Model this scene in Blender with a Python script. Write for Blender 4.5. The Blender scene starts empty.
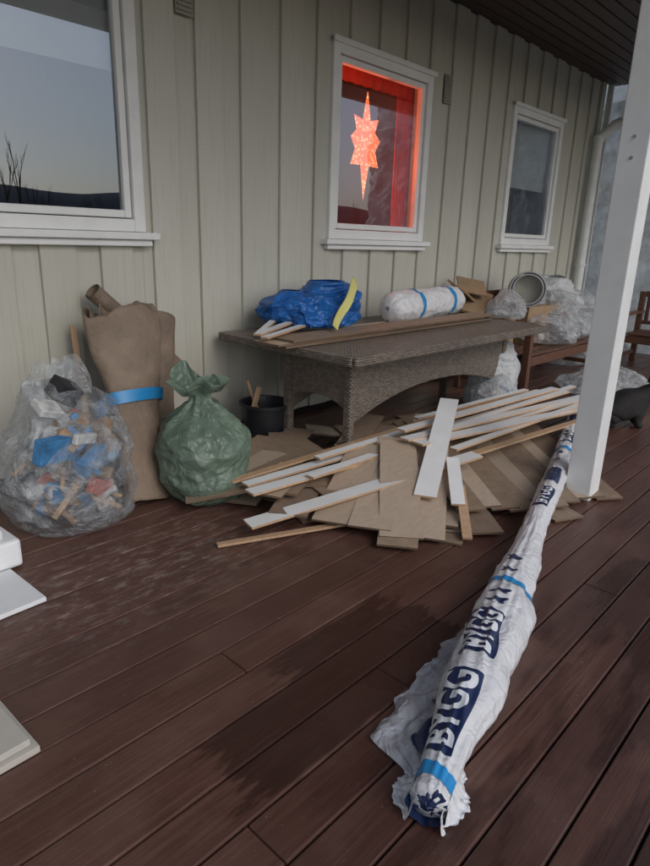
import bpy, bmesh, math, random
from mathutils import Vector, Matrix, noise, Euler
rnd=random.Random(7)
col=bpy.context.collection
# ------------------------------------------------------------ camera
phi=math.radians(42.5); pit=math.radians(17.3); roll=math.radians(1.8)
F=Vector((math.cos(phi)*math.cos(pit), math.sin(phi)*math.cos(pit), -math.sin(pit)))
R0=Vector((math.sin(phi),-math.cos(phi),0)); U0=R0.cross(F)
R=R0*math.cos(roll)+U0*math.sin(roll); U=U0*math.cos(roll)-R0*math.sin(roll)
cam=bpy.data.cameras.new('camera'); co=bpy.data.objects.new('camera',cam); col.objects.link(co)
M=Matrix((R,U,-F)).transposed().to_4x4(); M.translation=Vector((0,-3.67,1.45)); co.matrix_world=M
cam.sensor_fit='VERTICAL'; cam.sensor_height=36; cam.lens=25.8; cam.clip_end=3000; cam.clip_start=.05
bpy.context.scene.camera=co
sc=bpy.context.scene
sc.view_settings.view_transform='Standard'; sc.view_settings.look='None'; sc.view_settings.exposure=0
# ------------------------------------------------------------ node helper
class NT:
    def __init__(s,name):
        s.m=bpy.data.materials.new(name); s.m.use_nodes=True; s.t=s.m.node_tree; s.t.nodes.clear()
        s.out=s.n('ShaderNodeOutputMaterial')
    def n(s,typ,**k):
        nd=s.t.nodes.new(typ)
        for a,b in k.items(): setattr(nd,a,b)
        return nd
    def l(s,a,b): s.t.links.new(a,b)
    def co(s,scale=(1,1,1),kind='Object',rot=(0,0,0)):
        tc=s.n('ShaderNodeTexCoord'); mp=s.n('ShaderNodeMapping'); mp.inputs['Scale'].default_value=scale; mp.inputs['Rotation'].default_value=rot
        s.l(tc.outputs[kind],mp.inputs[0]); return mp.outputs[0]
    def noise(s,vec,scale=5,detail=5,rough=.55,dist=0):
        n=s.n('ShaderNodeTexNoise'); n.inputs['Scale'].default_value=scale; n.inputs['Detail'].default_value=detail; n.inputs['Roughness'].default_value=rough; n.inputs['Distortion'].default_value=dist
        s.l(vec,n.inputs['Vector']); return n.outputs[0]
    def ramp(s,fac,stops,interp='LINEAR'):
        r=s.n('ShaderNodeValToRGB'); r.color_ramp.interpolation=interp
        e=r.color_ramp.elements
        while len(e)<len(stops): e.new(.5)
        for i,(p,c) in enumerate(stops):
            e[i].position=p; e[i].color=(c if len(c)==4 else (*c,1)) if not isinstance(c,(int,float)) else (c,c,c,1)
        s.l(fac,r.inputs[0]); return r.outputs[0]
    def mix(s,f,a,b,mode='MIX'):
        m=s.n('ShaderNodeMix',data_type='RGBA',blend_type=mode)
        for i,x in ((0,f),(6,a),(7,b)):
            if isinstance(x,(int,float)): m.inputs[i].default_value=x if i==0 else (x,x,x,1)
            elif isinstance(x,tuple): m.inputs[i].default_value=x if len(x)==4 else (*x,1)
            else: s.l(x,m.inputs[i])
        return m.outputs[2]
    def math(s,op,a,b=0,c=None):
        m=s.n('ShaderNodeMath',operation=op)
        for i,x in enumerate((a,b)+((c,) if c is not None else ())):
            if isinstance(x,(int,float)): m.inputs[i].default_value=x
            else: s.l(x,m.inputs[i])
        return m.outputs[0]
    def bump(s,h,strength=.3,dist=.01,normal=None):
        b=s.n('ShaderNodeBump'); b.inputs['Strength'].default_value=strength; b.inputs['Distance'].default_value=dist
        s.l(h,b.inputs['Height'])
        if normal: s.l(normal,b.inputs['Normal'])
        return b.outputs[0]
    def bsdf(s,color,rough=.5,normal=None,metal=0,spec=.5,out=True,**kw):
        p=s.n('ShaderNodeBsdfPrincipled')
        for nm,x in (('Base Color',color),('Roughness',rough),('Metallic',metal),('Specular IOR Level',spec)):
            if isinstance(x,(int,float)): p.inputs[nm].default_value=x
            elif isinstance(x,tuple): p.inputs[nm].default_value=(*x,1) if len(x)==3 else x
            else: s.l(x,p.inputs[nm])
        for k,x in kw.items(): p.inputs[k.replace('_',' ')].default_value=x
        if normal: s.l(normal,p.inputs['Normal'])
        if out: s.l(p.outputs[0],s.out.inputs[0])
        return p.outputs[0]
def simple(name,c,rough=.5,var=.12,scale=8,bump=.15,bscale=60,dist=.004,spec=.5,metal=0,stretch=(1,1,1),**kw):
    s=NT(name); v=s.co(stretch); n=s.noise(v,scale,6); b=s.noise(v,bscale,4)
    d=tuple(x*(1-var) for x in c); l=tuple(min(1,x*(1+var)) for x in c)
    s.bsdf(s.ramp(n,[(.3,d),(.7,l)]),rough,s.bump(b,bump,dist),metal,spec,**kw); return s.m
# ------------------------------------------------------------ geometry helpers
def group(name,loc=(0,0,0)):
    e=bpy.data.objects.new(name,None); e.location=loc; e.empty_display_size=.1; col.objects.link(e); return e
def adopt(o,p):
    if p is not None:
        o.parent=p; o.matrix_parent_inverse=Matrix.Translation(-Vector(p.location))
def mesh(name,verts,faces,mats,parent=None,smooth=False,mi=None,bevel=0,attr=None):
    me=bpy.data.meshes.new(name); me.from_pydata([tuple(v) for v in verts],[],faces)
    if not isinstance(mats,(list,tuple)): mats=[mats]
    for m in mats: me.materials.append(m)
    if mi: me.polygons.foreach_set('material_index',mi)
    if smooth: me.polygons.foreach_set('use_smooth',[True]*len(faces))
    if attr:
        a=me.attributes.new('rnd','FLOAT','FACE'); a.data.foreach_set('value',attr)
    me.update()
    o=bpy.data.objects.new(name,me); col.objects.link(o); adopt(o,parent)
    if bevel:
        b=o.modifiers.new('b','BEVEL'); b.width=bevel; b.segments=2; b.limit_method='ANGLE'; b.angle_limit=.6
    return o
BF=[(0,3,2,1),(4,5,6,7),(0,1,5,4),(1,2,6,5),(2,3,7,6),(3,0,4,7)]
def boxv(c,s,rot=None):
    c=Vector(c); out=[]
    for x,y,z in [(-1,-1,-1),(1,-1,-1),(1,1,-1),(-1,1,-1),(-1,-1,1),(1,-1,1),(1,1,1),(-1,1,1)]:
        v=Vector((x*s[0]/2,y*s[1]/2,z*s[2]/2))
        if rot is not None: v=rot@v
        out.append(c+v)
    return out
class MB:
    "mesh batch"
    def __init__(s): s.v=[];s.f=[];s.mi=[];s.r=[]
    def add(s,vs,fs,mi=0,r=0):
        o=len(s.v); s.v+=vs
        for f in fs: s.f.append(tuple(i+o for i in f)); s.mi.append(mi); s.r.append(r)
    def box(s,c,sz,rot=None,mi=0,r=0): s.add(boxv(c,sz,rot),BF,mi,r)
    def span(s,x0,x1,y0,y1,z0,z1,mi=0,r=0): s.box(((x0+x1)/2,(y0+y1)/2,(z0+z1)/2),(x1-x0,y1-y0,z1-z0),None,mi,r)
    def cyl(s,a,b,ra,rb=None,n=16,mi=0,caps=True,r=0):
        a=Vector(a);b=Vector(b);rb=ra if rb is None else rb; d=(b-a).normalized(); u=d.orthogonal().normalized(); w=d.cross(u)
        vs=[a+(u*math.cos(2*math.pi*i/n)+w*math.sin(2*math.pi*i/n))*ra for i in range(n)]+[b+(u*math.cos(2*math.pi*i/n)+w*math.sin(2*math.pi*i/n))*rb for i in range(n)]
        fs=[(i,(i+1)%n,n+(i+1)%n,n+i) for i in range(n)]
        if caps: fs+=[tuple(range(n-1,-1,-1)),tuple(range(n,2*n))]
        s.add(vs,fs,mi,r)
    def make(s,name,mats,parent=None,bevel=0,smooth=False): return mesh(name,s.v,s.f,mats,parent,smooth,s.mi,bevel,s.r)
def grid(name,fn,nu,nv,mat,parent=None,closed=False,thick=0,smooth=True):
    vs=[];fs=[]
    for j in range(nv+1):
        for i in range(nu+(0 if closed else 1)): vs.append(Vector(fn(i/nu,j/nv)))
    w=nu if closed else nu+1
    for j in range(nv):
        for i in range(nu):
            i2=(i+1)%w if closed else i+1
            fs.append((j*w+i,j*w+i2,(j+1)*w+i2,(j+1)*w+i))
    o=mesh(name,vs,fs,mat,parent,smooth)
    if thick:
        so=o.modifiers.new('s','SOLIDIFY'); so.thickness=thick; so.offset=0
    return o
def fn(p,s=1,seed=0): return noise.noise(Vector((p[0]*s+seed*7.3,p[1]*s-seed*3.1,p[2]*s+seed*1.7)))
def ridge(p,s,seed): return 1-2*abs(fn(p,s,seed))
def sm(a,b,x):
    t=max(0,min(1,(x-a)/(b-a))); return t*t*(3-2*t)
# ------------------------------------------------------------ materials
s=NT('painted_siding'); v=s.co((1,1,.25)); n=s.noise(v,3,6); g=s.noise(s.co((30,30,1.2)),3,5)
at=s.n('ShaderNodeAttribute',attribute_name='rnd')
c=s.ramp(n,[(.25,(.49,.485,.425)),(.75,(.57,.565,.50))])
c=s.mix(.5,c,s.ramp(at.outputs['Fac'],[(0,(.49,.485,.42)),(1,(.59,.58,.52))]))
tc=s.n('ShaderNodeTexCoord'); sp=s.n('ShaderNodeSeparateXYZ'); s.l(tc.outputs['Object'],sp.inputs[0])
dirt=s.math('MULTIPLY',s.ramp(sp.outputs[2],[(.0,1),(.5,0)]),s.ramp(s.noise(s.co(),9,7),[(.35,0),(.7,1)]))
c=s.mix(s.math('MULTIPLY',dirt,.5),c,(.24,.22,.17))
c=s.mix(s.ramp(s.noise(s.co((14,14,.7)),4,5),[(.52,0),(.85,.5)]),c,(.36,.35,.29))
s.bsdf(c,.55,s.bump(g,.4,.004)); M_wall=s.m
# deck
s=NT('stained_deck_boards'); at=s.n('ShaderNodeAttribute',attribute_name='rnd')
grain=s.noise(s.co((1.2,38,38)),2.2,7,.68,.6)
tc=s.n('ShaderNodeTexCoord'); vm=s.n('ShaderNodeVectorMath',operation='ADD'); s.l(tc.outputs['Object'],vm.inputs[0])
cb=s.n('ShaderNodeCombineXYZ'); s.l(s.math('MULTIPLY',at.outputs['Fac'],37),cb.inputs[0]); s.l(s.math('MULTIPLY',at.outputs['Fac'],11),cb.inputs[2]); s.l(cb.outputs[0],vm.inputs[1])
blot=s.noise(vm.outputs[0],2.3,7,.62)
c=s.ramp(grain,[(.25,(.060,.025,.018)),(.5,(.112,.050,.037)),(.75,(.185,.092,.070))])
c=s.mix(s.ramp(at.outputs['Fac'],[(0,.0),(.5,.15),(1,.7)]),c,(.066,.030,.023))
c=s.mix(s.ramp(blot,[(.46,0),(.72,.55)]),c,(.21,.12,.092))
ctex=s.noise(s.co((1,1.6,1)),.8,4); c=s.mix(s.ramp(ctex,[(.35,.0),(.65,.3)]),c,(.09,.048,.038))
sp=s.n('ShaderNodeSeparateXYZ'); s.l(tc.outputs['Object'],sp.inputs[0])
dn=s.math('MULTIPLY',s.math('SUBTRACT',s.noise(s.co((1,4,1)),7,5),.5),.5)
def ramp_lin(val,a,b):
    m=s.n('ShaderNodeMapRange'); m.inputs[1].default_value=a; m.inputs[2].default_value=b; s.l(val,m.inputs[0]); return m.outputs[0]
def band(val,a,b,soft): return s.math('MULTIPLY',ramp_lin(val,a-soft,a+soft),s.math('SUBTRACT',1,ramp_lin(val,b-soft,b+soft)))
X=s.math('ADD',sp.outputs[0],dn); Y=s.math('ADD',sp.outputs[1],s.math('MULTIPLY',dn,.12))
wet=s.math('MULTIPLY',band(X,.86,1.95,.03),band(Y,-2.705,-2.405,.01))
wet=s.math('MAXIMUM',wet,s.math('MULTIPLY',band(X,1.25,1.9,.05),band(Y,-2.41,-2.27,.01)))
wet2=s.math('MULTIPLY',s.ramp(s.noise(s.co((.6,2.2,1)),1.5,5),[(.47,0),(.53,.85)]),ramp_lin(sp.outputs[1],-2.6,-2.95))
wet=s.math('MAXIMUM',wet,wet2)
dust=s.math('MULTIPLY',s.math('MULTIPLY',band(sp.outputs[0],.6,2.0,.3),band(sp.outputs[1],-1.7,-1.0,.2)),s.ramp(s.noise(s.co((1,2.5,1)),11,8,.75),[(.50,0),(.64,.6)]))
c=s.mix(dust,c,(.34,.28,.25))
specks=s.ramp(s.noise(s.co(),80,2,.5),[(.73,0),(.77,.6)]); c=s.mix(specks,c,(.38,.32,.27))
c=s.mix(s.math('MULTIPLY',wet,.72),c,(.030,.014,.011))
r=s.math('SUBTRACT',s.ramp(blot,[(.3,.29),(.7,.48)]),s.math('MULTIPLY',wet,.15))
s.bsdf(c,r,s.bump(grain,.45,.003),spec=.5); M_deck=s.m
M_dark=simple('dark_shadow_gap',(.012,.01,.009),.9)
s=NT('dark_ceiling_boards'); at=s.n('ShaderNodeAttribute',attribute_name='rnd'); g=s.noise(s.co((1,30,30)),2.5,6)
s.bsdf(s.mix(at.outputs['Fac'],s.ramp(g,[(.3,(.03,.014,.010)),(.7,(.065,.030,.022))]),(.045,.021,.015)),.5,s.bump(g,.3,.003)); M_ceil=s.m
M_white=simple('white_paint',(.80,.81,.81),.42,.05,6,.12,45)
M_trimw=simple('white_trim_paint',(.84,.85,.85),.38,.05,6,.12,45)
M_whiteold=simple('white_paint_worn',(.66,.67,.66),.5,.10,5,.25,30)
s=NT('window_glass'); tr=s.n('ShaderNodeBsdfTransparent'); tr.inputs[0].default_value=(.82,.86,.86,1); gl=s.n('ShaderNodeBsdfGlossy'); gl.inputs['Roughness'].default_value=.0; gl.inputs[0].default_value=(.84,.90,1,1)
lw=s.n('ShaderNodeFresnel'); lw.inputs[0].default_value=1.9; mx=s.n('ShaderNodeMixShader'); s.l(s.math('ADD',s.math('MULTIPLY',lw.outputs[0],1.1),.11),mx.inputs[0]); s.l(tr.outputs[0],mx.inputs[1]); s.l(gl.outputs[0],mx.inputs[2]); s.l(mx.outputs[0],s.out.inputs[0]); M_glass=s.m
M_room=simple('dim_room_wall',(.12,.10,.09),.8)
M_blind=simple('roller_blind',(.62,.63,.65),.8,.03)
M_red=simple('red_curtain',(.60,.08,.035),.8,.2,4)
s=NT('lit_paper_star'); v=s.co(); vo=s.n('ShaderNodeTexVoronoi'); vo.inputs['Scale'].default_value=34; s.l(v,vo.inputs[0])
em=s.n('ShaderNodeEmission'); s.l(s.ramp(vo.outputs[0],[(.12,(1,.62,.34)),(.32,(1,.30,.12)),(.6,(.95,.15,.05))]),em.inputs[0]); em.inputs[1].default_value=1.7; s.l(em.outputs[0],s.out.inputs[0]); M_star=s.m
def plastic(name,colr,alpha,rough=.25,bs=6,bst=.9,trans=.3,var=.1,spec=.5,arange=.22):
    s=NT(name); v=s.co(); a=s.noise(v,bs,5,.60,1.2); b=s.n('ShaderNodeTexVoronoi',feature='DISTANCE_TO_EDGE'); b.inputs['Scale'].default_value=bs*1.5
    nv=s.n('ShaderNodeVectorMath',operation='ADD'); s.l(s.co((1,1,.45)),nv.inputs[0]); nn=s.n('ShaderNodeTexNoise'); nn.inputs['Scale'].default_value=5; s.l(v,nn.inputs['Vector']); s.l(nn.outputs['Color'],nv.inputs[1]); s.l(nv.outputs[0],b.inputs['Vector'])
    h=s.math('ADD',a,s.math('MULTIPLY',s.ramp(b.outputs[0],[(0,0),(.3,1)]),.18))
    nrm=s.bump(h,bst,.03)
    d=tuple(x*(1-var) for x in colr); l=tuple(min(1,x*(1+var)) for x in colr)
    c=s.ramp(a,[(.3,d),(.7,l)])
    p=s.bsdf(c,rough,nrm,out=False,spec=spec)
    t=s.n('ShaderNodeBsdfTranslucent'); s.l(c,t.inputs[0]); s.l(nrm,t.inputs[1])
    m1=s.n('ShaderNodeMixShader'); m1.inputs[0].default_value=trans; s.l(p,m1.inputs[1]); s.l(t.outputs[0],m1.inputs[2])
    if alpha<1:
        tr=s.n('ShaderNodeBsdfTransparent'); m2=s.n('ShaderNodeMixShader')
        fac=s.ramp(a,[(.38,max(0,alpha-arange)),(.66,min(1,alpha+arange))])
        s.l(fac,m2.inputs[0]); s.l(tr.outputs[0],m2.inputs[1]); s.l(m1.outputs[0],m2.inputs[2]); s.l(m2.outputs[0],s.out.inputs[0])
    else: s.l(m1.outputs[0],s.out.inputs[0])
    return s.m
M_clear=plastic('clear_plastic',(.62,.66,.70),.36,.16,7,1.0)
M_clear2=plastic('clear_plastic_wrap',(.68,.71,.74),.55,.2,6,1.0)
M_green=plastic('green_plastic',(.17,.235,.18),1,.26,4,.7,.25,.2)
M_blue=plastic('blue_plastic',(.02,.14,.46),1,.3,6,.6,.15,.3)
M_wbag=plastic('white_plastic',(.70,.72,.74),1,.35,6,.7,.3,.06)
M_wrap=plastic('white_wrap_foil',(.80,.81,.84),1,.30,5,.5,.15,.04)
M_wraptorn=plastic('torn_wrap_foil',(.72,.74,.80),.80,.3,7,.6,.3,.06)
M_sheet=plastic('wall_plastic_sheet',(.80,.81,.80),1,.35,3.0,1.0,.35,.18)
M_tape=simple('blue_tape',(.02,.25,.58),.35,.1)
M_navy=simple('navy_print',(.014,.026,.085),.35,.2)
M_letter=simple('white_print',(.70,.72,.76),.35,.03)
M_brown=simple('brown_kraft_paper',(.225,.168,.125),.7,.2,6,.6,14,.03)
M_card=simple('cardboard',(.30,.20,.12),.75,.15)
def wicker(name,top):
    s=NT(name); tc=s.n('ShaderNodeTexCoord'); sp=s.n('ShaderNodeSeparateXYZ'); s.l(tc.outputs['Object'],sp.inputs[0]); cb=s.n('ShaderNodeCombineXYZ')
    if top: s.l(sp.outputs[0],cb.inputs[0]); s.l(sp.outputs[1],cb.inputs[1])
    else: s.l(s.math('ADD',sp.outputs[0],sp.outputs[1]),cb.inputs[0]); s.l(sp.outputs[2],cb.inputs[1])
    b=s.n('ShaderNodeTexBrick'); b.inputs['Scale'].default_value=17; b.inputs['Mortar Size'].default_value=.045; b.inputs['Mortar Smooth'].default_value=1; b.inputs['Brick Width'].default_value=.5; b.inputs['Row Height'].default_value=.22
    b.inputs['Color1'].default_value=(.29,.24,.20,1); b.inputs['Color2'].default_value=(.16,.13,.105,1); b.inputs['Mortar'].default_value=(.04,.03,.025,1)
    s.l(cb.outputs[0],b.inputs[0]); n=s.noise(s.co(),5,6)
    c=s.mix(s.ramp(n,[(.45,0),(.75,.4)]),b.outputs[0],(.26,.225,.19))
    h=s.math('SUBTRACT',1,b.outputs['Fac']); s.bsdf(c,.5 if not top else .40,s.bump(h,.9,.007)); return s.m
M_wk=wicker('wicker_side',False); M_wkt=wicker('wicker_top',True)
def woodm(name,a,b,rough=.5,sc_=(1,1,1),dk=.62,dkf=.45):
    s=NT(name); at=s.n('ShaderNodeAttribute',attribute_name='rnd'); tc=s.n('ShaderNodeTexCoord'); vm=s.n('ShaderNodeVectorMath',operation='ADD'); cb=s.n('ShaderNodeCombineXYZ')
    s.l(s.math('MULTIPLY',at.outputs['Fac'],50),cb.inputs[2]); s.l(tc.outputs['Object'],vm.inputs[0]); s.l(cb.outputs[0],vm.inputs[1])
    mp=s.n('ShaderNodeMapping'); mp.inputs['Scale'].default_value=sc_; s.l(vm.outputs[0],mp.inputs[0])
    g=s.noise(mp.outputs[0],6,7,.6,.5); c=s.ramp(g,[(.3,a),(.7,b)])
    c=s.mix(s.ramp(at.outputs['Fac'],[(0,0),(1,dkf)]),c,tuple(x*dk for x in a))
    s.bsdf(c,rough,s.bump(g,.2,.003)); return s.m
M_lamtop=woodm('laminate_plank_top',(.50,.39,.29),(.62,.505,.40),.36,(3,7,3),.66,.5)
M_lamback=woodm('laminate_plank_back',(.25,.178,.125),(.36,.265,.19),.6,(3,3,3))
M_lamedge=woodm('laminate_plank_edge',(.13,.08,.05),(.20,.135,.09),.7)
M_trimwood=woodm('raw_pine_back',(.46,.29,.17),(.60,.41,.26),.6,(8,8,1))
M_bench=woodm('stained_bench_wood',(.085,.038,.024),(.16,.075,.046),.45,(2,12,12))
M_foam=simple('styrofoam',(.78,.80,.82),.7,.03,6,.4,90)
M_black=simple('black_bucket_plastic',(.018,.02,.024),.4,.2)
M_grey=simple('grey_vinyl_roll',(.36,.37,.38),.5,.15)
M_yellow=simple('yellow_sheet',(.66,.62,.22),.5,.08)
M_pipe=simple('white_pipe',(.74,.76,.76),.4,.05)
M_grate=simple('vent_metal',(.34,.33,.28),.5)
# ------------------------------------------------------------ house wall
house=group('house_wall',(0,0,0))
WZ=3.56; XL=-4.0; XR=9.25
wins=[(-.35,2.24,1.46,2.93),(3.94,5.29,1.46,2.90),(6.87,8.17,1.46,2.92)]
mb=MB()
def zspans(x0,x1,z0,z1):
    for (a,b,c,d) in wins:
        if x1>a+.01 and x0<b-.01: return [(z0,c),(d,z1)]
    return [(z0,z1)]
xs=sorted([XL,XR]+[w[0] for w in wins]+[w[1] for w in wins])
for a,b in zip(xs[:-1],xs[1:]):
    for z0,z1 in zspans(a,b,.05,WZ): mb.span(a,b,.02,.14,z0,z1,0,.5)
x=XL+.02
while x<XR:
    w=.215; x0,x1=x,min(x+w,XR); cuts=[x0,x1]
    for wn in wins:
        for e in wn[:2]:
            if x0<e<x1: cuts.append(e)
    cuts.sort(); rr=rnd.random()
    for a,b in zip(cuts[:-1],cuts[1:]):
        if b-a<.004: continue
        for z0,z1 in zspans(a,b,.055,WZ): mb.span(a,b,-.006,.0195,z0,z1,0,rr)
    x+=.37
siding=mb.make('siding',[M_wall],house,bevel=.004)
mb=MB(); x=XL+.02
while x<XR:
    for z in (.35,.95,2.0,2.6,3.15):
        for dx in (.03,.185):
            xx=x+dx
            if xx<XR and not any(a-.02<xx<b+.02 and c-.1<z<d+.02 for a,b,c,d in wins): mb.cyl((xx,-.0075,z),(xx,-.0055,z),.0035,n=6)
    x+=.37
mb.make('nail_heads',[M_grate],house)
mb=MB(); mb.span(XL,XR,.03,.3,-.6,.05); mb.make('foundation',[M_dark],house)  # near-black colour paints in the shadow gap below the siding
mb=MB(); mb.span(XR-.02,XR+.1,-.03,.16,.05,WZ); mb.make('corner_board',[M_wall],house,bevel=.005)
def window(wn):
    x0,x1,z0,z1=wn; g=MB(); t=.075
    g.span(x0,x0+t,-.035,.12,z0,z1); g.span(x1-t,x1,-.035,.12,z0,z1)
    g.span(x0+t,x1-t,-.035,.12,z1-t,z1); g.span(x0+t,x1-t,-.035,.12,z0,z0+t)
    g.span(x0-.02,x1+.02,-.06,-.036,z1-.012,z1+.03)
    g.span(x0-.07,x1+.07,-.085,-.0,z0-.045,z0-.002)
    g.span(x0-.03,x1+.03,-.055,-.007,z0-.085,z0-.047)
    g.make('window_casing',[M_white],house,bevel=.006)
    g=MB(); q=.045; a0,a1,b0,b1=x0+t+.006,x1-t-.006,z0+t+.006,z1-t-.006
    g.span(a0,a0+q,-.012,.05,b0,b1); g.span(a1-q,a1,-.012,.05,b0,b1); g.span(a0+q,a1-q,-.012,.05,b1-q,b1); g.span(a0+q,a1-q,-.012,.05,b0,b0+q)
    g.make('window_sash',[M_white],house,bevel=.008)
    mesh('window_pane',[(a0+q-.01,.02,b0+q-.01),(a1-q+.01,.02,b0+q-.01),(a1-q+.01,.02,b1-q+.01),(a0+q-.01,.02,b1-q+.01)],[(0,1,2,3)],M_glass,house)
    X0,X1,Y0,Y1,Z0,Z1=x0-.3,x1+.3,.15,2.6,.9,3.3
    vs=[(X0,Y0,Z0),(X1,Y0,Z0),(X1,Y1,Z0),(X0,Y1,Z0),(X0,Y0,Z1),(X1,Y0,Z1),(X1,Y1,Z1),(X0,Y1,Z1)]
    mesh('room_interior',vs,[(0,1,2,3),(4,7,6,5),(1,5,6,2),(2,6,7,3),(3,7,4,0)],M_room,house)
for wn in wins: window(wn)
mesh('roller_blind',[(-.2,.09,2.36),(2.15,.09,2.36),(2.15,.09,2.9),(-.2,.09,2.9)],[(0,1,2,3)],M_blind,house)
mesh('roller_blind',[(6.95,.09,2.10),(8.1,.09,2.10),(8.1,.09,2.9),(6.95,.09,2.9)],[(0,1,2,3)],M_blind,house)
grid('red_curtain',lambda u,v:(5.02+u*.2,.16+.015*math.sin(u*30),1.5+v*1.4),24,2,M_red,house)
grid('curtain_valance',lambda u,v:(4.0+u*1.2,.14+.012*math.sin(u*60),2.70+v*.18),60,2,M_red,house)
def vent(x0,z0,w,h):
    g=MB(); g.span(x0,x0+w,-.018,-.008,z0,z0+h)
    for i in range(9): g.box((x0+w/2,-.026,z0+.02+i*(h-.04)/8),(w*.86,.012,.006),Euler((.5,0,0)).to_matrix())
    g.make('wall_vent',[M_grate],house)
vent(2.53,2.74,.13,.25); vent(5.50,2.72,.12,.24)
# ------------------------------------------------------------ ceiling / roof
roof=group('porch_roof',(3,-1.4,3.6)); RX=9.58
mb=MB(); y=-.008
while y>-2.75:
    mb.span(XL,RX,y-.128,y,3.56,3.585,0,rnd.random()); y-=.142
mb.make('ceiling_boards',[M_ceil],roof,bevel=.003)
mb=MB(); mb.span(XL,RX,-2.86,.4,3.60,3.68); mb.make('roof_deck',[M_ceil],roof)
mb=MB(); mb.span(XL,RX,-2.98,-2.87,3.42,3.70); mb.make('fascia',[M_whiteold],roof,bevel=.005)
# ------------------------------------------------------------ post
post=group('porch_post',(3.68,-2.44,0))
mb=MB(); mb.span(3.605,3.755,-2.52,-2.37,.0,3.555)
mb.make('post_shaft',[M_white],post,bevel=.006)
mb=MB()
for z in (1.9,2.0): mb.cyl((3.60,-2.445,z),(3.607,-2.445,z),.009,n=10)
mb.make('bolts',[M_grate],post)
# ------------------------------------------------------------ deck
deck=group('wooden_deck',(3,-3,0))
mb=MB(); bw=.145; pitch=.152; y=.02
while y>-7.2:
    x=XL+rnd.random()*-3
    while x<11:
        L=rnd.choice([3.6,4.2,4.8,5.4]); mb.span(x+.0015,x+L-.0015,y-bw,y,-.03,rnd.uniform(-.002,0),0,rnd.random()); x+=L
    y-=pitch
mb.make('deck_boards',[M_deck],deck,bevel=.005)
mb=MB(); mb.span(-7,14,-7.2,.02,-.10,-.045); mb.make('dark_gap_sheet',[M_dark],deck)  # one solid near-black sheet; shade in the board gaps is put into its colour
# ------------------------------------------------------------ end sheet and downpipe
def shf(u,v):
    y=1.6-u*5.9; z=.0+v*4.3; p=(y,z,1)
    return (9.75+.12*ridge(p,.9,3)+.09*ridge(p,2.3,4)+.045*ridge(p,5.5,5)+.02*ridge(p,12,6)-.2,y,z) if z<3.4 else (9.78+.1*ridge(p,.9,3)+.05*ridge(p,2.3,4),y,z)
sheet=group('plastic_sheet_wall',(9.75,-1.9,0))
grid('sheet',shf,190,150,M_sheet,sheet)
mb=MB()
for yy in (-.05,-1.2,-2.4): mb.span(9.42,9.46,yy-.04,yy+.03,0,3.55)
mb.make('studs',[M_whiteold],sheet)
pipe=group('downpipe',(9.1,-.1,0))
mb=MB(); mb.cyl((9.1,-.12,.0),(9.1,-.12,2.85),.06,n=20,caps=False); mb.cyl((9.1,-.12,2.85),(9.17,-.30,3.02),.06,n=20); mb.cyl((9.17,-.30,3.02),(9.30,-1.3,3.10),.06,n=20)
mb.cyl((9.1,-.12,2.80),(9.1,-.12,2.88),.07,n=20); mb.cyl((9.1,-.12,1.2),(9.1,-.12,1.24),.072,n=20); mb.cyl((9.16,-.27,2.99),(9.19,-.36,3.035),.07,n=20)
mb.make('pipe',[M_pipe],pipe,smooth=False)
# ------------------------------------------------------------ table
tb=group('wicker_dining_table',(4,-.75,0))
rz=Euler((0,0,math.radians(-.5))).to_matrix(); TC=Vector((4.01,-.75,0))
mb=MB(); mb.box((TC.x,TC.y,.775),(2.50,1.27,.04),rz); mb.make('table_top',[M_wkt],tb,bevel=.012)
mb=MB()
for dx,dy,sx,sy in ((0,-.64,2.54,.035),(0,.64,2.54,.035),(-1.265,0,.035,1.24),(1.265,0,.035,1.24)):
    c=rz@Vector((dx,dy,0)); mb.box((TC.x+c.x,TC.y+c.y,.770),(sx,sy,.058),rz)
mb.make('table_rim',[M_wk],tb,bevel=.014)
def arch(x0,y0,x1,y1,zt,zb,peak,th,n=24,pw=2.0):
    d=Vector((x1-x0,y1-y0,0)); L=d.length; d/=L; nn=Vector((-d.y,d.x,0))*th/2
    vs=[];fs=[]
    for i in range(n+1):
        t=i/n; zz=zb+(peak-zb)*(1-abs(2*t-1)**pw); p=Vector((x0,y0,0))+d*L*t
        for sgn in (-1,1): vs+= [p+nn*sgn+Vector((0,0,zz)),p+nn*sgn+Vector((0,0,zt))]
    for i in range(n):
        a=i*4;b=a+4
        fs+=[(a,b,b+1,a+1),(a+2,a+3,b+3,b+2),(a,a+2,b+2,b),(a+1,b+1,b+3,a+3)]
    return vs,fs
mb=MB()
bx0,bx1,by0,by1=2.96,4.98,-1.16,-.60
for (x,y) in ((bx0,by0),(bx1,by0),(bx0,by1),(bx1,by1)): mb.span(x-.028,x+.028,y-.028,y+.028,0,.755)
for a in ((bx0+.028,by0,bx1-.028,by0),(bx0+.028,by1,bx1-.028,by1),(bx0,by0+.028,bx0,by1-.028),(bx1,by0+.028,bx1,by1-.028)):
    big=abs(a[0]-a[2])>.3
    vs,fs=arch(*a,.752,.30 if big else .40,.47 if big else .46,.026,pw=2.2); mb.add(vs,fs)
mb.make('table_base',[M_wk],tb,bevel=.008)
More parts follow.
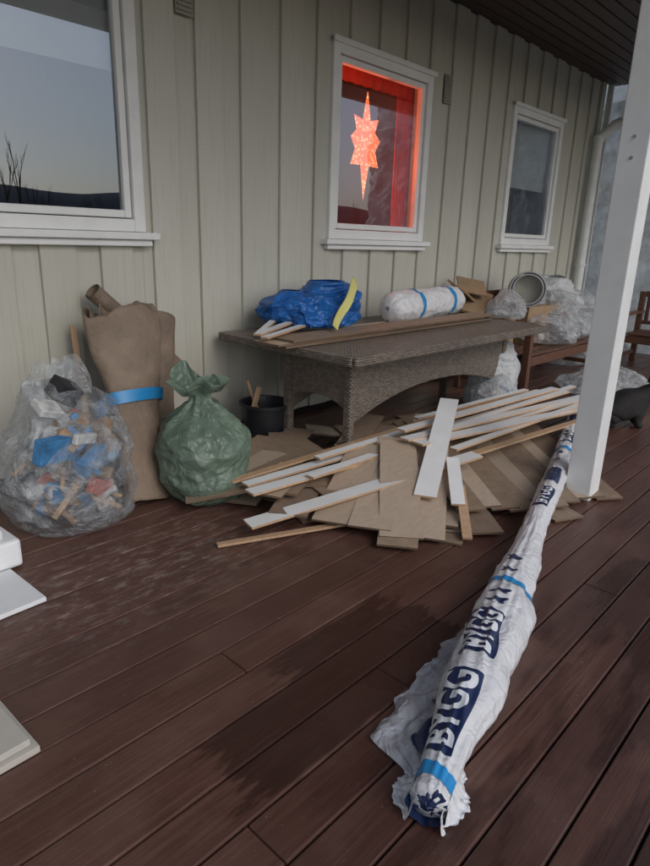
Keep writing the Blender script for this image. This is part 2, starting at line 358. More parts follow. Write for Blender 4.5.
# ------------------------------------------------------------ bags
def bag(name,loc,rx,ry,h,mat,seed,crease=.03,neck=0,top=.45,lean=(0,0),parent=None,nu=110,nv=70,rot=0,knot=.10):
    lx,ly,lz=loc; cr,sr=math.cos(rot),math.sin(rot)
    def f(u,v):
        th=u*2*math.pi
        if v<.08: rad=(v/.08)**.8*.78; z=0
        elif v>.97 and not neck: rad=(1-v)/.03*top*.3; z=h
        else:
            w=(v-.08)/.92
            rad=.78+.22*sm(0,.22,w)-(1-top)*sm(.5,1,w); z=h*w
            if not neck: rad*= math.sqrt(max(0,1-((w-.45)/.56)**4)) if w>.45 else 1
            else:
                nk=neck; k=sm(nk-.30,nk,w); rad=rad*(1-k)+knot*k
                if w>nk: rad=knot+.42*sm(nk,1,w)
                rad*=1+.18*math.sin(th*7+3*fn((math.cos(th),math.sin(th),w*2),1.5,seed))*sm(nk-.4,nk,w)
        c,s_=math.cos(th),math.sin(th)
        p=(c*rad*rx,s_*rad*ry,z)
        m=sm(0,.06,z/h+.001)*(.35 if v<.1 else 1)
        d=(crease*ridge(p,3.2,seed)+crease*.55*ridge((p[0],p[1],p[2]*.6),8,seed+1)+crease*.3*ridge(p,17,seed+2))*m
        if neck and z/h>neck-.05: d*=.4
        x=p[0]+c*d; y=p[1]+s_*d; zz=max(.0,z+ (crease*.8*fn(p,5,seed+5) if z>.05*h else 0))
        if neck and z/h>neck: zz+=(.05*math.sin(th*2+seed)+.03*math.sin(th*5))*((z/h-neck)/(1-neck))
        x+=lean[0]*z/h; y+=lean[1]*z/h
        return (lx+x*cr-y*sr,ly+x*sr+y*cr,lz+.004+zz)
    return grid(name,f,nu,nv,mat,parent,closed=True)
BX,BY=1.30,-.70
g=group('clear_rubbish_bag',(BX,BY,0))
bag('sack',(BX,BY,0),.285,.255,.72,M_clear,3,.05,0,.66,lean=(.04,.06),parent=g)
def flapf(cx,cy,cz,w,h,seed,ang):
    def f(u,v):
        p=(u*w,v*h,seed); x=(u-.5)*w*(1-.3*v)
        return (cx+x*math.cos(ang)+.05*fn(p,6,seed),cy+x*math.sin(ang)+.05*fn(p,7,seed+2)+.04*math.sin(u*17),cz+v*h*(.8+.35*fn((u*3,0,0),1.6,seed)))
    return f
grid('sack_mouth',flapf(1.32,-.60,.64,.44,.19,4,.35),50,16,M_clear2,g)
grid('sack_mouth',flapf(1.36,-.50,.62,.40,.22,9,.2),50,16,M_clear2,g)
cols=[((.05,.20,.42),'blue_box'),((.55,.56,.56),'white_packaging'),((.30,.19,.11),'brown_carton'),((.45,.10,.06),'red_wrapper'),((.02,.02,.025),'black_foil'),((.45,.30,.17),'wood_offcut')]
cm=[simple(n_,c_,.5,.35,22) for c_,n_ in cols]
mb=MB(); r2=random.Random(12)
for i in range(95):
    th=r2.uniform(0,6.28); rr=math.sqrt(r2.random())*.20; z=r2.uniform(.04,.60); k=r2.choice([0,0,1,1,1,2,2,3,5,5,0,1])
    sz=(r2.uniform(.04,.13),r2.uniform(.04,.12),r2.uniform(.02,.07)) if k!=5 else (r2.uniform(.1,.24),.022,.022)
    mb.box((BX+rr*math.cos(th)+.04*z,BY+rr*math.sin(th)*.8,z),sz,Euler((r2.uniform(-1,1),r2.uniform(-1,1),r2.uniform(0,6))).to_matrix(),k)
for x,y,z,sx,sy,sz,k,e in [(-.12,-.18,.47,.22,.06,.12,0,(.2,.1,.3)),(.05,-.18,.38,.20,.06,.09,0,(.3,-.3,.5)),(.01,-.20,.50,.14,.03,.05,1,(.2,.2,.4)),(.05,-.20,.24,.10,.04,.08,3,(.1,.5,.4)),(.14,-.12,.45,.12,.06,.08,2,(.3,.3,.3)),(.03,.02,.69,.13,.11,.10,4,(.4,.5,.2)),(-.11,-.1,.65,.12,.10,.04,1,(.5,.3,.2)),(.10,-.19,.14,.20,.03,.02,5,(.5,.6,.2)),(-.1,-.18,.2,.2,.03,.02,5,(.5,-.7,.2))]:
    mb.box((BX+x,BY+y,z),(sx,sy,sz),Euler(e).to_matrix(),k)
mb.make('contents',cm,g,bevel=.006)
g=group('green_refuse_sack',(2.03,-.90,0))
bag('sack',(2.02,-.90,0),.215,.21,.67,M_green,11,.036,.86,.80,lean=(.0,.06),parent=g,knot=.20,nu=140,nv=100)
# ------------------------------------------------------------ rolled brown paper
g=group('rolled_brown_paper',(1.75,-.6,0))
A=Vector((1.72,-.76,.01)); B=Vector((1.90,-.28,1.02)); ax=(B-A).normalized(); e1=ax.cross(Vector((0,1,0))).normalized()*-1; e2=ax.cross(e1)
def rbase(v): return .100+.095*sm(.30,1,v)+.012*sm(.4,0,v)
def rollf(u,v):
    th=u*2*math.pi*2.3+1.2; k=(1-u*.34*(.35+v))
    r=rbase(v)*k*(1+.07*math.sin(th*2+v*3)+.035*math.sin(th*5+v*4)*abs(v-.53)*2)
    p=A+(B-A)*v+e1*math.cos(th)*r*1.3+e2*math.sin(th)*r*.62
    p+=Vector((1,.3,0))*(.022*fn((u*9,v*4,1),1,2)+.010*fn((u*25,v*9,1),1,4))
    p.z+=(.05*math.sin(th+1)+.03*math.sin(th*3)+.03*fn((th*2,0,0),1,8))*v**5
    p.z=max(.004,p.z); return p
grid('paper',rollf,220,60,M_brown,g,thick=.004)
def tapef(u,v):
    th=u*2*math.pi; vv=.50+v*.06+.02*math.cos(th); r=rbase(vv)*1.06+.002
    r*=1+.05*math.sin(th*2+1.5)
    return A+(B-A)*vv+e1*math.cos(th)*r*1.3+e2*math.sin(th)*r*.66
grid('tape',tapef,60,3,M_tape,g,closed=True)
def roll2(u,v):
    th=-2.6+u*4.2; r=.12+.03*v; return Vector((2.00+.10*v+r*math.cos(th)*1.2+.015*fn((u*6,v*5,0),1,3),-.34+.12*v+r*math.sin(th)*.8,.01+v*(.95+.05*math.sin(u*7))))
grid('paper_sheet',roll2,60,30,M_brown,g,thick=.004)
g=group('cardboard_tube',(2.1,-.1,.8))
mb=MB(); mb.cyl((1.80,-.13,1.12),(2.56,-.08,.44),.052,n=28,caps=False); mb.cyl((1.80,-.13,1.12),(2.56,-.08,.44),.044,n=28,caps=False)
mb.make('tube',[M_brown],g,smooth=True)
g=group('wooden_stake',(1.6,-.1,0)); mb=MB(); mb.box((1.65,-.22,.45),(.03,.022,.98),Euler((-.24,.05,0)).to_matrix()); mb.make('stake',[M_trimwood],g,bevel=.002)
# ------------------------------------------------------------ bucket
cx,cy=2.90,-.42; g=group('black_bucket',(cx,cy,0))
def bk(u,v):
    th=u*2*math.pi; pr=[(0,.004),(.135,.004),(.14,.02),(.175,.30),(.192,.305),(.192,.325),(.172,.325),(.168,.30),(.13,.03),(0,.03)]
    r,z=pr[min(9,int(round(v*9)))]; return (cx+r*math.cos(th),cy+r*math.sin(th),z)
grid('bucket_shell',bk,40,9,M_black,g,closed=True,smooth=False)
mb=MB(); mb.cyl((cx+.02,cy,.05),(cx-.05,cy+.14,.46),.013,n=10,mi=0); mb.box((cx-.05,cy+.06,.30),(.05,.02,.26),Euler((.2,.2,.3)).to_matrix()); mb.make('tool_handle',[M_trimwood],g,bevel=.003)
# ------------------------------------------------------------ flooring pile
hm={}; CS=.04
def hcells(c,L,W,yaw,half):
    d=Vector((math.cos(yaw),math.sin(yaw))); n=Vector((-d.y,d.x)); a,b=(-.5,0) if half==0 else (0,.5)
    out=set(); i=a*L
    while i<=b*L+.001:
        j=-W/2
        while j<=W/2+.001:
            p=Vector((c[0],c[1]))+d*i+n*j; out.add((round(p.x/CS),round(p.y/CS),(i/L+.5))); j+=CS*.8
        i+=CS*.8
    return out
pile=MB()
def plank(cx,cy,L,W,yaw,mi,th=.012,lift=0,edge=2,maxt=.14,zmax=.14):
    ys=math.radians(yaw)
    ca=hcells((cx,cy),L,W,ys,0); cb_=hcells((cx,cy),L,W,ys,1)
    za=min(zmax,max(hm.get(k[:2],0) for k in ca))+lift; zb=min(zmax,max(hm.get(k[:2],0) for k in cb_))+lift
    if abs(za-zb)>maxt*L:
        m=max(za,zb); za=max(za,m-maxt*L); zb=max(zb,m-maxt*L)
    for k in ca|cb_:
        z=za+(zb-za)*k[2]+th; kk=k[:2]; hm[kk]=max(hm.get(kk,0),z)
    pt=math.atan2(zb-za,L); rot=Euler((rnd.uniform(-.02,.02),-pt,ys),'XYZ').to_matrix()
    c=(cx,cy,(za+zb)/2+th/2+.003); vs=boxv(c,(L,W,th),rot); r_=rnd.random()
    pile.add(vs,[BF[1]],mi,r_); pile.add(vs,[BF[0]],1,r_); pile.add(vs,BF[2:],edge,r_)
def pl(a,b,w,mi,th=.012,rx=0):
    a=Vector(a);b=Vector(b); d=b-a; L=d.length; x=d/L; y=Vector((0,0,1)).cross(x).normalized(); z=x.cross(y)
    m=Matrix((x,y,z)).transposed()@Matrix.Rotation(rx,3,'X'); r_=rnd.random(); vs=boxv((a+b)/2,(L,w,th),m)
    pile.add(vs,[BF[1]],mi,r_); pile.add(vs,[BF[0]],1,r_); pile.add(vs,BF[2:],2,r_)
W_=.20
for i in range(26):
    plank(rnd.uniform(2.2,3.2),rnd.uniform(-1.45,-.75),rnd.uniform(.4,.75),W_,rnd.choice([15,30,40,60,-20,5])+rnd.uniform(-12,12),rnd.choice([1,1,0]))
for i in range(18):
    plank(rnd.uniform(3.2,4.8),rnd.uniform(-1.50,-.8),rnd.uniform(.4,.9),W_,rnd.choice([10,40,60,-30])+rnd.uniform(-12,12),rnd.choice([1,1,0]))
plank(2.02,-1.12,.50,.20,-35,1); plank(2.10,-1.02,.55,.20,-20,1); plank(2.25,-1.28,.5,.2,25,0); plank(2.35,-1.1,.5,.2,12,1)
plank(2.5,-.78,.5,.2,25,1); plank(2.68,-.86,.55,.2,50,1); plank(2.3,-.95,.5,.2,10,0)
# planks fanned toward the post like a spread hand of cards
for i in range(10):
    t=i/9; j=rnd.uniform(-.05,.05); k=rnd.uniform(-.06,.06)
    pl((3.30+t*1.25+k,-1.50-t*.16,.12-.02*t+.004*(9-i)),(2.84+t*.86+j,-2.16-t*.46+j,.014+.007*(9-i)),.165,(1,0,1,1,0,1,1,0,1,1)[i],rx=.045)
pl((3.55,-1.9,.015),(3.25,-2.55,.012),W_,1); pl((4.4,-1.75,.03),(3.95,-2.05,.012),W_,1)
for (x,y,yaw,m) in [(2.72,-2.12,20,1),(2.80,-2.06,35,0),(2.70,-1.98,12,1),(2.86,-2.16,48,1),(2.78,-2.02,28,0)]: plank(x,y,.46,W_,yaw,m,zmax=.08)
# pale planks tipped over the heap
pl((2.90,-1.38,.235),(2.18,-1.74,.06),.22,0); pl((3.10,-1.45,.25),(2.26,-1.92,.065),.22,0)
pl((3.02,-1.52,.265),(2.32,-2.08,.05),.22,0); pl((3.18,-1.66,.225),(2.42,-2.14,.035),.22,0,rx=-.03)
pl((2.62,-1.86,.135),(2.26,-2.10,.03),.20,1)
pg=group('laminate_flooring_offcuts',(3,-1.5,0))
pile.make('planks',[M_lamtop,M_lamback,M_lamedge],pg,bevel=.0015)
# ------------------------------------------------------------ white trim boards
tg=group('white_trim_boards',(3.5,-1.6,0)); tr_=MB()
def strip(a,b,w,th=.014,mi=0,roll_=0,dz=.035):
    a=Vector(a);b=Vector(b)
    for q in (a,b):
        if .18<q.z<.36: q.z-=dz
    d=b-a; L=d.length; x=d/L; y=Vector((0,0,1)).cross(x).normalized(); z=x.cross(y)
    m=Matrix((x,y,z)).transposed()@Matrix.Rotation(roll_,3,'X'); r_=rnd.random(); vs=boxv((a+b)/2,(L,w,th),m)
    tr_.add(vs,[BF[1]],mi,r_); tr_.add(vs,[BF[0]]+BF[2:],1,r_)
strip((1.95,-1.36,.175),(5.35,-1.80,.26),.085)
strip((2.02,-1.24,.20),(5.25,-1.66,.30),.07)
strip((2.30,-1.46,.235),(5.5,-1.62,.30),.06)
strip((2.00,-1.14,.195),(4.9,-1.42,.31),.05,mi=1)
strip((1.82,-1.50,.085),(3.3,-1.92,.25),.105)
strip((3.02,-1.66,.32),(5.3,-1.90,.21),.10)
strip((3.0,-1.58,.33),(5.6,-1.74,.23),.075)
strip((3.3,-1.86,.23),(5.0,-2.00,.16),.055,mi=1)
strip((2.5,-1.32,.26),(5.0,-1.53,.32),.06)
strip((3.1,-1.48,.345),(5.2,-1.58,.32),.075)
strip((3.25,-1.78,.26),(5.5,-1.86,.24),.06)
strip((2.66,-1.98,.14),(3.62,-1.50,.43),.125)
strip((2.74,-2.14,.12),(3.08,-1.88,.27),.075)
strip((1.66,-1.46,.015),(2.5,-1.85,.03),.035,mi=1)
strip((2.58,-2.30,.035),(2.90,-2.05,.16),.05,mi=1)
strip((3.6,-1.25,.28),(4.9,-1.46,.33),.05)
tr_.make('boards',[M_trimw,M_trimwood],tg,bevel=.002)
# ------------------------------------------------------------ wrapped roll on the deck
rg=group('wrapped_membrane_roll',(3.3,-2.3,0))
A=Vector((1.12,-3.045,0)); B=Vector((5.60,-1.69,0)); L=(B-A).length; d=(B-A)/L; side=Vector((-d.y,d.x,0))
def rad(s_,th):
    b=.052+.026*sm(.15,.5,s_)*(1-sm(1.0,1.6,s_))+.006*sm(1.8,2.4,s_)
    for t in (.05,1.10,3.0): b-=.008*math.exp(-((s_-t)/.06)**2)
    q=(s_*1.2,math.cos(th),math.sin(th))
    loose=.035*max(0,math.cos(th+1.75))**3*sm(.25,.6,s_)*(1-sm(1.2,1.9,s_))*(1+.6*fn((s_*5,0,0),1,44))
    return b*(1+.12*ridge(q,2.4,31)+.08*ridge((s_*5,q[1],q[2]),1.6,32)+.03*fn((s_*16,q[1]*2,q[2]*2),1,33))+loose
def surf(s_,th,off=0):
    r=rad(s_,th)+off; base=.066+.010*sm(.2,.6,s_)+.035*sm(1.6,2.2,s_)*(1-sm(3.4,4.2,s_)*.6)
    wob=.012*math.sin(s_*1.7)
    return A+d*s_+side*(math.sin(th)*r+wob)+Vector((0,0,max(.003,base+math.cos(th)*r)))
grid('foil',lambda u,v: surf(0,u*2*math.pi,-.03) if v<.001 else surf(v*L,u*2*math.pi),72,460,M_wrap,rg,closed=True)
for t,w in ((.045,.045),(1.09,.035),(3.0,.04)):
    grid('tape',lambda u,v,t=t,w=w:surf(t+v*w+.008*math.sin(u*6.28),u*2*math.pi,.003),64,4,M_tape,rg,closed=True)
grid('folded_end',lambda u,v:surf(.012-.02*v+.01*fn((u*9,v,0),2,1),u*2*math.pi,-.002-rad(0,u*2*math.pi)*v*.98+.001),48,6,M_navy,rg,closed=True)
grid('folded_end',lambda u,v:surf(-.012+v*.05,1.6+u*3.0,.004+.003*math.sin(u*30)),40,4,M_navy,rg)
def patch(s0,s1,t0,t1):
    grid('navy_print',lambda u,v:surf(s0+(s1-s0)*v+.012*math.sin(u*3+s0*9)*(v-.5),t0+(t1-t0)*u+.08*math.sin(v*5+s0*7),.0025),24,24,M_navy,rg)
def text(tx,s0,size,t0,stretch=1.0,jit=0):
    cu=bpy.data.curves.new('t','FONT'); cu.body=tx; cu.size=1; cu.offset=.03; ob=bpy.data.objects.new('t',cu); col.objects.link(ob)
    dg=bpy.context.evaluated_depsgraph_get(); me=bpy.data.meshes.new_from_object(ob.evaluated_get(dg)); bpy.data.objects.remove(ob)
    bm=bmesh.new(); bm.from_mesh(me); bmesh.ops.triangulate(bm,faces=bm.faces)
    bmesh.ops.subdivide_edges(bm,edges=bm.edges,cuts=3,use_grid_fill=True)
    vs=[]
    for v in bm.verts:
        s_=s0+v.co.x*size*stretch; th=t0+(v.co.y*size)/.075+.08*math.sin((s_-s0)*14)
        vs.append(surf(s_,th,.0055))
    bm.verts.index_update(); fs=[tuple(x.index for x in f.verts) for f in bm.faces]; bm.free()
    mesh('lettering',vs,fs,M_letter,rg)
for s0,s1,a0,a1 in ((.13,.46,-.5,1.0),(.56,.84,-.6,.9),(1.95,2.2,-.6,.7),(2.3,2.55,-.6,.7),(3.15,3.45,-.6,.7),(3.7,4.0,-.6,.7)):
    patch(s0,s1,a0,a1)
text('BYGG',.145,.140,-.28,.82); text('BYGG',.57,.125,-.42,.76); text('BYGG',1.97,.10,-.4,.8); text('BYGG',3.17,.12,-.35,.85)
for s0,s1 in ((.90,.93),(.97,1.0),(1.18,1.21),(1.3,1.34),(2.7,2.74),(2.85,2.9)): patch(s0,s1,-.5+s0*.2,.5)
def torn(u,v):
    s_=.14+u*.95; edge=(.045+.125*sm(.0,.12,u)*(1-sm(.25,1,u)*.85)+.035*fn((u*8,0,0),1.2,5)+.014*fn((u*26,0,0),1,6))
    w=.040+v*max(.01,edge)*1.1; h=.08*(1-v)**2+.024*abs(fn((u*7,v*4,0),1.4,8))+.05*abs(fn((u*3,v*2,0),1.2,9))*v+.004
    p=A+d*(s_-.05*v)+side*w; return (p.x,p.y,h)
grid('torn_foil',torn,140,24,M_wraptorn,rg)
def torn2(u,v):
    s_=-.02+u*.22; edge=(.01+.045*math.sin(u*3.1)**2+.02*fn((u*8,0,0),1.3,15)+.008*fn((u*20,0,0),1.3,16))
    w=-.040-v*edge; h=.06*(1-v)**2+.012*abs(fn((u*9,v*4,0),1.4,18))+.004
    p=A+d*s_+side*w; return (p.x,p.y,h)
grid('torn_foil',torn2,60,12,M_wrap,rg)
def tornl(u,v):
    s_=-.02+u*.22; edge=(.02+.06*math.sin(u*3.1)+.02*fn((u*6,0,0),1.3,25)+.01*fn((u*18,0,0),1.3,16))
    w=.035+v*edge; h=.06*(1-v)**2+.015*abs(fn((u*9,v*4,0),1.4,28))+.004
    p=A+d*s_+side*w; return (p.x,p.y,h)
grid('torn_foil',tornl,60,12,M_wrap,rg)
def tornp(u,v):
    p=torn(.03+u*.26,.06+v*(.26+.1*math.sin(u*7))); return (p[0],p[1],p[2]+.003)
grid('navy_print',tornp,20,8,M_navy,rg)
# ------------------------------------------------------------ things on the table
TZ=.80
g=group('flooring_planks_stack',(4,-.7,TZ)); mb=MB()
for i,(x0,x1,y,w,z,mi,a_) in enumerate([(2.62,5.2,-.80,.24,0,1,.2),(2.56,5.1,-.79,.23,.016,0,.6),(2.68,5.22,-.81,.23,.032,1,.1),(2.95,4.7,-.58,.18,0,0,1.2)]):
    vs=boxv(((x0+x1)/2,y,TZ+z+.008),(x1-x0,w,.014),Euler((0,0,math.radians(a_))).to_matrix()); r_=rnd.random()*.5
    mb.add(vs,[BF[1]],mi,r_); mb.add(vs,[BF[0]]+BF[2:],2,r_)
mb.make('planks',[M_lamtop,M_lamback,M_lamedge],g,bevel=.0015)
g=group('white_trim_offcuts',(2.9,-.6,TZ)); tr_=MB()
strip((2.58,-.70,TZ+.065),(3.35,-.38,TZ+.10),.055); strip((2.55,-.80,TZ+.06),(3.25,-.56,TZ+.085),.055); strip((2.66,-.62,TZ+.055),(3.1,-.32,TZ+.10),.045)
tr_.make('boards',[M_trimw,M_trimwood],g,bevel=.002)
g=group('blue_carrier_bag',(3.35,-.45,TZ))
bag('bag',(3.36,-.48,TZ+.05),.25,.20,.19,M_blue,21,.07,0,.4,parent=g,rot=.2)
bag('bag_fold',(3.52,-.40,TZ+.05),.17,.16,.32,M_blue,25,.08,0,.2,parent=g)
bag('bag_fold',(3.20,-.36,TZ+.05),.15,.14,.25,M_blue,27,.07,0,.2,parent=g)
grid('bag_handle',lambda u,v:(3.02+.10*math.cos(u*3.0)+.02*fn((u*5,v,0),2,3),-.42-.05*u,TZ+.14+.10*math.sin(u*3.1)+v*.05),24,3,M_blue,g)
grid('bag_flap',lambda u,v:(3.06+.28*u,-.60-.10*v+.03*math.sin(u*9),TZ+.20-.13*v+.05*fn((u*4,v*3,0),1.5,6)),24,12,M_blue,g)
g=group('yellow_packaging_sheet',(3.45,-.8,1.0))
grid('sheet',lambda u,v:(3.16+.40*u+.0*v,-.86+.16*u+.05*v+.010*math.sin(u*8),TZ+.065+.26*u+(.03+.05*u)*v),20,6,M_yellow,g,thick=.003)
g=group('wrapped_insulation_roll',(4.9,-.5,TZ)); A2=Vector((4.10,-.56,TZ+.13)); B2=Vector((5.45,-.38,TZ+.13)); d2=(B2-A2).normalized(); n2=Vector((-d2.y,d2.x,0))
def rf(u,v,off=0):
    th=u*2*math.pi; s_=v*(B2-A2).length; r=.120*(1+.10*ridge((s_*2,math.cos(th),math.sin(th)),1.8,41)+.07*ridge((s_*6,math.cos(th),math.sin(th)),2.5,42))+off
    e=max(0,1-(abs(v-.5)/.5)**14); r*=max(.02,e)**.5
    return A2+d2*s_+n2*math.cos(th)*r+Vector((0,0,max(-.12,math.sin(th)*r)))
grid('roll_body',rf,48,120,M_wrap,g,closed=True)
for t in (.28,.74): grid('tape',lambda u,v,t=t:rf(u,t+v*.04,.004),48,3,M_tape,g,closed=True)
# ------------------------------------------------------------ bench + clutter
def bench(name,x0,x1,y0,y1,rotz=0,seat=.42,arm=.64,back=.92):
    cx,cy=(x0+x1)/2,(y0+y1)/2; g=group(name,(cx,cy,0)); w=x1-x0; dpt=y1-y0
    m=MB(); hx,hy=w/2,dpt/2
    for sx in (-1,1):
        m.box((sx*(hx-.035),-hy+.035,arm/2),(.07,.07,arm)); m.box((sx*(hx-.035),hy-.035,back/2),(.07,.06,back))
        m.box((sx*(hx-.035),-.01,arm+.016),(.09,dpt+.04,.03)); m.box((sx*(hx-.035),0,seat-.09),(.035,dpt-.14,.08)); m.box((sx*(hx-.035),0,.13),(.03,dpt-.14,.05))
    m.box((0,-hy+.03,seat-.07),(w-.14,.03,.09)); m.box((0,hy-.03,seat-.07),(w-.14,.03,.09))
    n=6
    for i in range(n): m.box((0,-hy+.05+i*(dpt-.14)/(n-1),seat-.002),(w-.15,.075,.022),r=rnd.random())
    m.box((0,hy-.03,back-.03),(w-.14,.03,.07)); m.box((0,hy-.03,seat+.10),(w-.14,.03,.05))
    k=max(4,int(w/.13))
    for i in range(k): m.box((-hx+.12+i*(w-.24)/(k-1),hy-.03,(seat+back)/2+.02),(.05,.016,back-seat-.14))
    o=m.make('frame',[M_bench],None,bevel=.006); o.parent=g; g.rotation_euler=(0,0,rotz); return g
bench('wooden_garden_bench',5.66,7.72,-1.10,-.30,seat=.44,arm=.72,back=.98)
bench('wooden_garden_chair',8.45,9.10,-1.65,-.98,math.radians(-90))
g=group('vinyl_flooring_roll',(6.4,-.5,.9)); mb=MB()
for r_ in (.18,.155): mb.cyl((6.10,-.80,1.03),(6.85,-.40,.98),r_,n=32,caps=False)
o=mb.make('roll',[M_grey],g,smooth=True); q=o.modifiers.new('s','SOLIDIFY'); q.thickness=.014
mb=MB(); mb.cyl((6.20,-.745,1.023),(6.80,-.425,.985),.145,n=24); mb.make('core',[M_grate],g)
g=group('cardboard_scraps',(5.8,-.4,.6)); mb=MB()
for (x,y,z,sx,sy,sz,e) in [(5.72,-.38,.90,.5,.36,.03,(.25,-.35,.3)),(6.0,-.52,.60,.30,.34,.30,(0,0,.1)),(5.58,-.35,1.0,.30,.26,.02,(.5,.35,.2)),(5.78,-.34,1.04,.26,.30,.02,(.2,-.5,.7)),(6.55,-.58,.64,.5,.4,.40,(0,0,-.1))]:
    mb.box((x,y,z),(sx,sy,sz),Euler(e).to_matrix())
mb.make('cartons',[M_card],g,bevel=.004)
g=group('plastic_packaging_heap',(7,-.5,.5))
bag('film',(7.15,-.62,.46),.42,.30,.50,M_clear2,51,.10,0,.5,parent=g)
bag('film',(7.5,-.42,.46),.34,.26,.62,M_wbag,52,.10,0,.4,parent=g)
bag('film',(6.6,-.86,.46),.30,.18,.30,M_clear2,53,.08,0,.5,parent=g)
bag('film',(8.1,-.5,.0),.36,.33,.92,M_clear2,54,.10,0,.5,parent=g)
bag('film',(5.86,-.70,.75),.16,.13,.26,M_clear2,57,.05,0,.5,parent=g)
mb=MB(); r2=random.Random(5)
for i in range(40): mb.box((7.15+r2.uniform(-.28,.28),-.60+r2.uniform(-.18,.18),.5+r2.uniform(0,.34)),(r2.uniform(.05,.2),r2.uniform(.05,.15),r2.uniform(.01,.06)),Euler((r2.uniform(-1,1),r2.uniform(-1,1),r2.uniform(0,6))).to_matrix(),r2.choice([1,2,2,5,0]))
mb.make('scraps',cm,g)
g=group('white_carrier_bag',(5.05,-1.1,0)); bag('bag',(5.06,-1.06,0),.20,.17,.66,M_wbag,61,.055,0,.5,parent=g)
bag('bag_side',(4.80,-1.26,.0),.19,.15,.40,M_clear2,62,.05,0,.5,parent=g)
mb=MB()
for i in range(18): mb.box((4.80+r2.uniform(-.1,.1),-1.26+r2.uniform(-.08,.08),.05+r2.uniform(0,.22)),(.1,.06,.03),Euler((r2.uniform(-1,1),r2.uniform(-1,1),r2.uniform(0,6))).to_matrix(),r2.choice([1,2,5,0]))
mb.make('contents',cm,g)
g=group('clear_plastic_bag',(6.75,-1.5,0)); bag('bag',(6.72,-1.46,0),.42,.24,.25,M_clear2,71,.07,0,.6,parent=g,rot=-.5)
mb=MB()
for i in range(22): mb.box((6.72+r2.uniform(-.26,.26),-1.46+r2.uniform(-.13,.13),.05+r2.uniform(0,.12)),(.14,.08,.03),Euler((r2.uniform(-1,1),r2.uniform(-1,1),r2.uniform(0,6))).to_matrix(),r2.choice([1,1,2,0]))
mb.make('contents',cm,g)
# ------------------------------------------------------------ left foreground items
g=group('styrofoam_block',(.72,-.85,0)); mb=MB(); mb.box((.66,-.87,.075),(.52,.30,.13),Euler((0,0,.05)).to_matrix()); mb.box((.63,-.87,.17),(.46,.25,.055),Euler((0,0,.05)).to_matrix()); mb.make('block',[M_foam],g,bevel=.015)
g=group('white_board',(.5,-1.2,0)); mb=MB(); mb.box((.50,-1.20,.012),(.74,.33,.02),Euler((0,0,.04)).to_matrix()); mb.make('board',[M_foam],g,bevel=.003)
g=group('chipboard_panels',(.2,-1.9,0)); mb=MB()
mb.box((.03,-1.64,.012),(.96,.96,.022),Euler((0,0,.03)).to_matrix()); mb.box((.005,-1.63,.037),(.96,.96,.022),Euler((0,0,.045)).to_matrix())
mb.make('panels',[simple('pale_panel',(.52,.49,.44),.5,.05)],g,bevel=.002)
# ------------------------------------------------------------ cat (crouching)
g=group('black_cat',(5.5,-2.15,0))
cv=[(0,.0,.165),(.12,0,.185),(.24,0,.20),(.30,0,.27),(.345,0,.335),(.405,0,.32),
    (.27,.06,.11),(.26,.07,.03),(.32,.065,.018),(.27,-.06,.11),(.26,-.07,.03),(.32,-.065,.018),
    (.02,.09,.11),(.11,.10,.06),(.02,.09,.03),(.10,.095,.018),(.02,-.09,.11),(.11,-.10,.06),(.02,-.09,.03),(.10,-.095,.018),
    (-.10,0,.08),(-.18,.04,.035),(-.20,.13,.025),(-.13,.20,.022)]
ce=[(0,1),(1,2),(2,3),(3,4),(4,5),(2,6),(6,7),(7,8),(2,9),(9,10),(10,11),(0,12),(12,13),(13,14),(14,15),(0,16),(16,17),(17,18),(18,19),(0,20),(20,21),(21,22),(22,23)]
cr=[.150,.155,.125,.080,.074,.034,.050,.036,.030,.050,.036,.030,.08,.065,.036,.030,.08,.065,.036,.030,.040,.032,.026,.018]
me=bpy.data.meshes.new('body'); RM=Matrix.Rotation(math.radians(-60),3,'Z'); cb0=Vector((5.44,-1.93,0))
me.from_pydata([tuple(cb0+RM@Vector(p)) for p in cv],ce,[]); o=bpy.data.objects.new('body',me); col.objects.link(o); adopt(o,g)
M_cat=simple('black_fur',(.014,.012,.012),.6,.3,30,.9,150,.01); me.materials.append(M_cat)
sk=o.modifiers.new('skin','SKIN')
for i,rr in enumerate(cr): me.skin_vertices[0].data[i].radius=(rr,rr)
me.skin_vertices[0].data[0].use_root=True
ss=o.modifiers.new('sub','SUBSURF'); ss.levels=2; ss.render_levels=2; sk.use_smooth_shade=True
mb=MB()
for sy in (-1,1): mb.cyl(cb0+RM@Vector((.34,sy*.042,.385)),cb0+RM@Vector((.335,sy*.054,.455)),.028,.002,n=8)
mb.make('ears',[M_cat],g,smooth=True)
# ------------------------------------------------------------ star lantern
c=Vector((4.66,.22,2.28)); g=group('paper_star_lantern',c)
spikes=[(90,.44,.11),(-90,.48,.11),(50,.28,.09),(130,.28,.09),(10,.22,.09),(170,.22,.09),(-42,.28,.09),(-138,.28,.09)]
n=len(spikes); order=sorted(spikes,key=lambda q:q[0]%360); pts=[]
for i,(an,l,w) in enumerate(order):
    an2=order[(i+1)%n][0]; mid=(an%360 + ((an2-an)%360)/2)
    pts.append(c+Vector((math.cos(math.radians(an))*l*.95,0,math.sin(math.radians(an))*l))); pts.append(c+Vector((math.cos(math.radians(mid))*.15,0,math.sin(math.radians(mid))*.20)))
vs=pts+[c+Vector((0,-.08,0)),c+Vector((0,.08,0))]; fs=[]
for i in range(2*n): fs+= [(i,(i+1)%(2*n),2*n),((i+1)%(2*n),i,2*n+1)]
mesh('star_body',vs,fs,M_star,g)
mb=MB(); mb.cyl(c+Vector((0,0,.4)),c+Vector((0,0,.9)),.005,n=6); mb.make('cord',[M_dark],g)
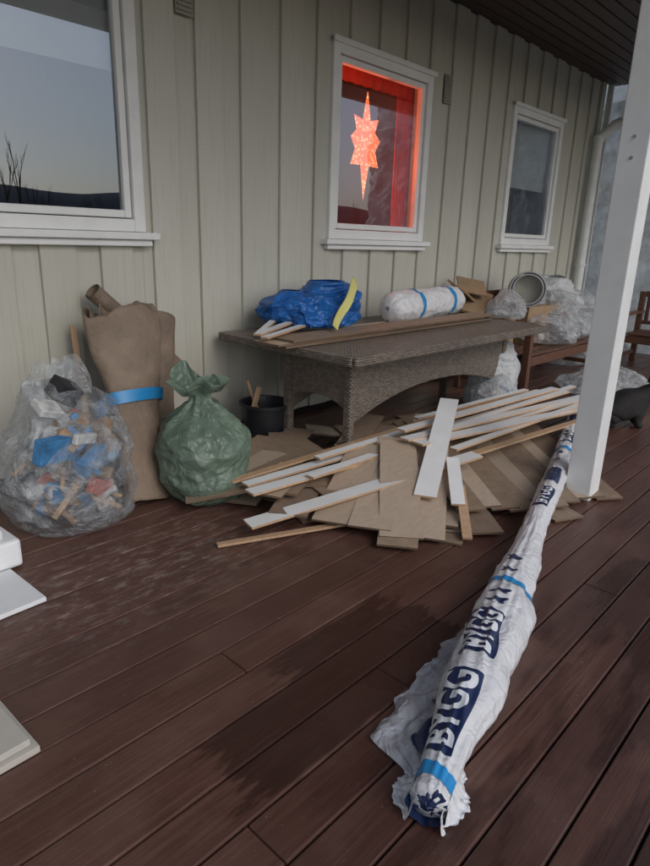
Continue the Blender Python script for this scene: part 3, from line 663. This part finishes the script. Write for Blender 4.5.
li=bpy.data.lights.new('lantern_glow','POINT'); li.energy=34; li.color=(1,.15,.05); li.shadow_soft_size=.1; lo=bpy.data.objects.new('lantern_glow',li); lo.location=(4.5,.6,2.2); col.objects.link(lo); adopt(lo,g)
# ------------------------------------------------------------ surroundings (seen mirrored in the panes)
M_ground=simple('winter_grass',(.06,.07,.035),.9,.3,.4)
mesh('ground',[(-900,-900,-.6),(900,-900,-.6),(900,900,-.6),(-900,900,-.6)],[(0,1,2,3)],M_ground)
M_hill=simple('distant_hill',(.05,.065,.085),.95,.2,.02)
def hillf(u,v):
    an=math.radians(-100+u*110); r_=420+v*160; h=(26+18*fn((u*5,0,0),1.3,3)+6*fn((u*17,0,0),1.2,4))*math.sin(v*math.pi)**.7 if 0<v<1 else 0
    return (math.cos(an)*r_,math.sin(an)*r_,-.7+h)
grid('hills',hillf,160,8,M_hill)
M_bark=simple('bark',(.03,.024,.02),.9)
def tree(mb,base,h,r3):
    def br(p,d,l,r_,dep):
        q=p+d*l; mb.cyl(p,q,r_,r_*.62,n=4,caps=False)
        if dep==0: return
        for k in range(r3.choice([2,2,3])):
            dd=(d+Vector((r3.uniform(-.35,.35),r3.uniform(-.35,.35),r3.uniform(.2,.7)))).normalized(); br(p+d*l*r3.uniform(.55,1),dd,l*r3.uniform(.55,.8),r_*.6,dep-1)
    br(Vector(base),Vector((0,0,1)),h*.33,h*.009,4)
r3=random.Random(4); mb=MB()
for i in range(30):
    an=math.radians(r3.uniform(-78,-20)); r_=r3.uniform(38,75); tree(mb,(math.cos(an)*r_,math.sin(an)*r_,-.6),r3.uniform(4,9.5),r3)
mb.make('bare_trees',[M_bark])
def scrub(u,v):
    an=math.radians(-95+u*95); r_=90+4*math.sin(u*50); h=3.6+2.4*fn((u*60,0,0),1,2)+1.8*fn((u*200,0,0),1,5)
    return (math.cos(an)*r_,math.sin(an)*r_,-.6+v*h)
grid('distant_trees',scrub,400,2,M_bark)
# ------------------------------------------------------------ light
W=bpy.data.worlds.new("World"); sc.world=W; W.use_nodes=True; nt=W.node_tree; bg=nt.nodes['Background']
sky=nt.nodes.new('ShaderNodeTexSky'); sky.sky_type='NISHITA'; sky.sun_disc=False
sun_dir=Vector((-.10,-1,.75)).normalized()
el=math.asin(sun_dir.z); sky.sun_elevation=el; sky.sun_rotation=math.atan2(sun_dir.x,sun_dir.y)
sky.dust_density=2; sky.air_density=1
hs=nt.nodes.new('ShaderNodeHueSaturation'); hs.inputs['Saturation'].default_value=.68
nt.links.new(sky.outputs[0],hs.inputs['Color']); nt.links.new(hs.outputs[0],bg.inputs[0]); bg.inputs[1].default_value=.138
sl=bpy.data.lights.new('sun','SUN'); sl.energy=.5; sl.angle=math.radians(30); sl.color=(1,.98,.96); so=bpy.data.objects.new('sun',sl); so.rotation_euler=(-sun_dir).to_track_quat('-Z','Y').to_euler(); col.objects.link(so)
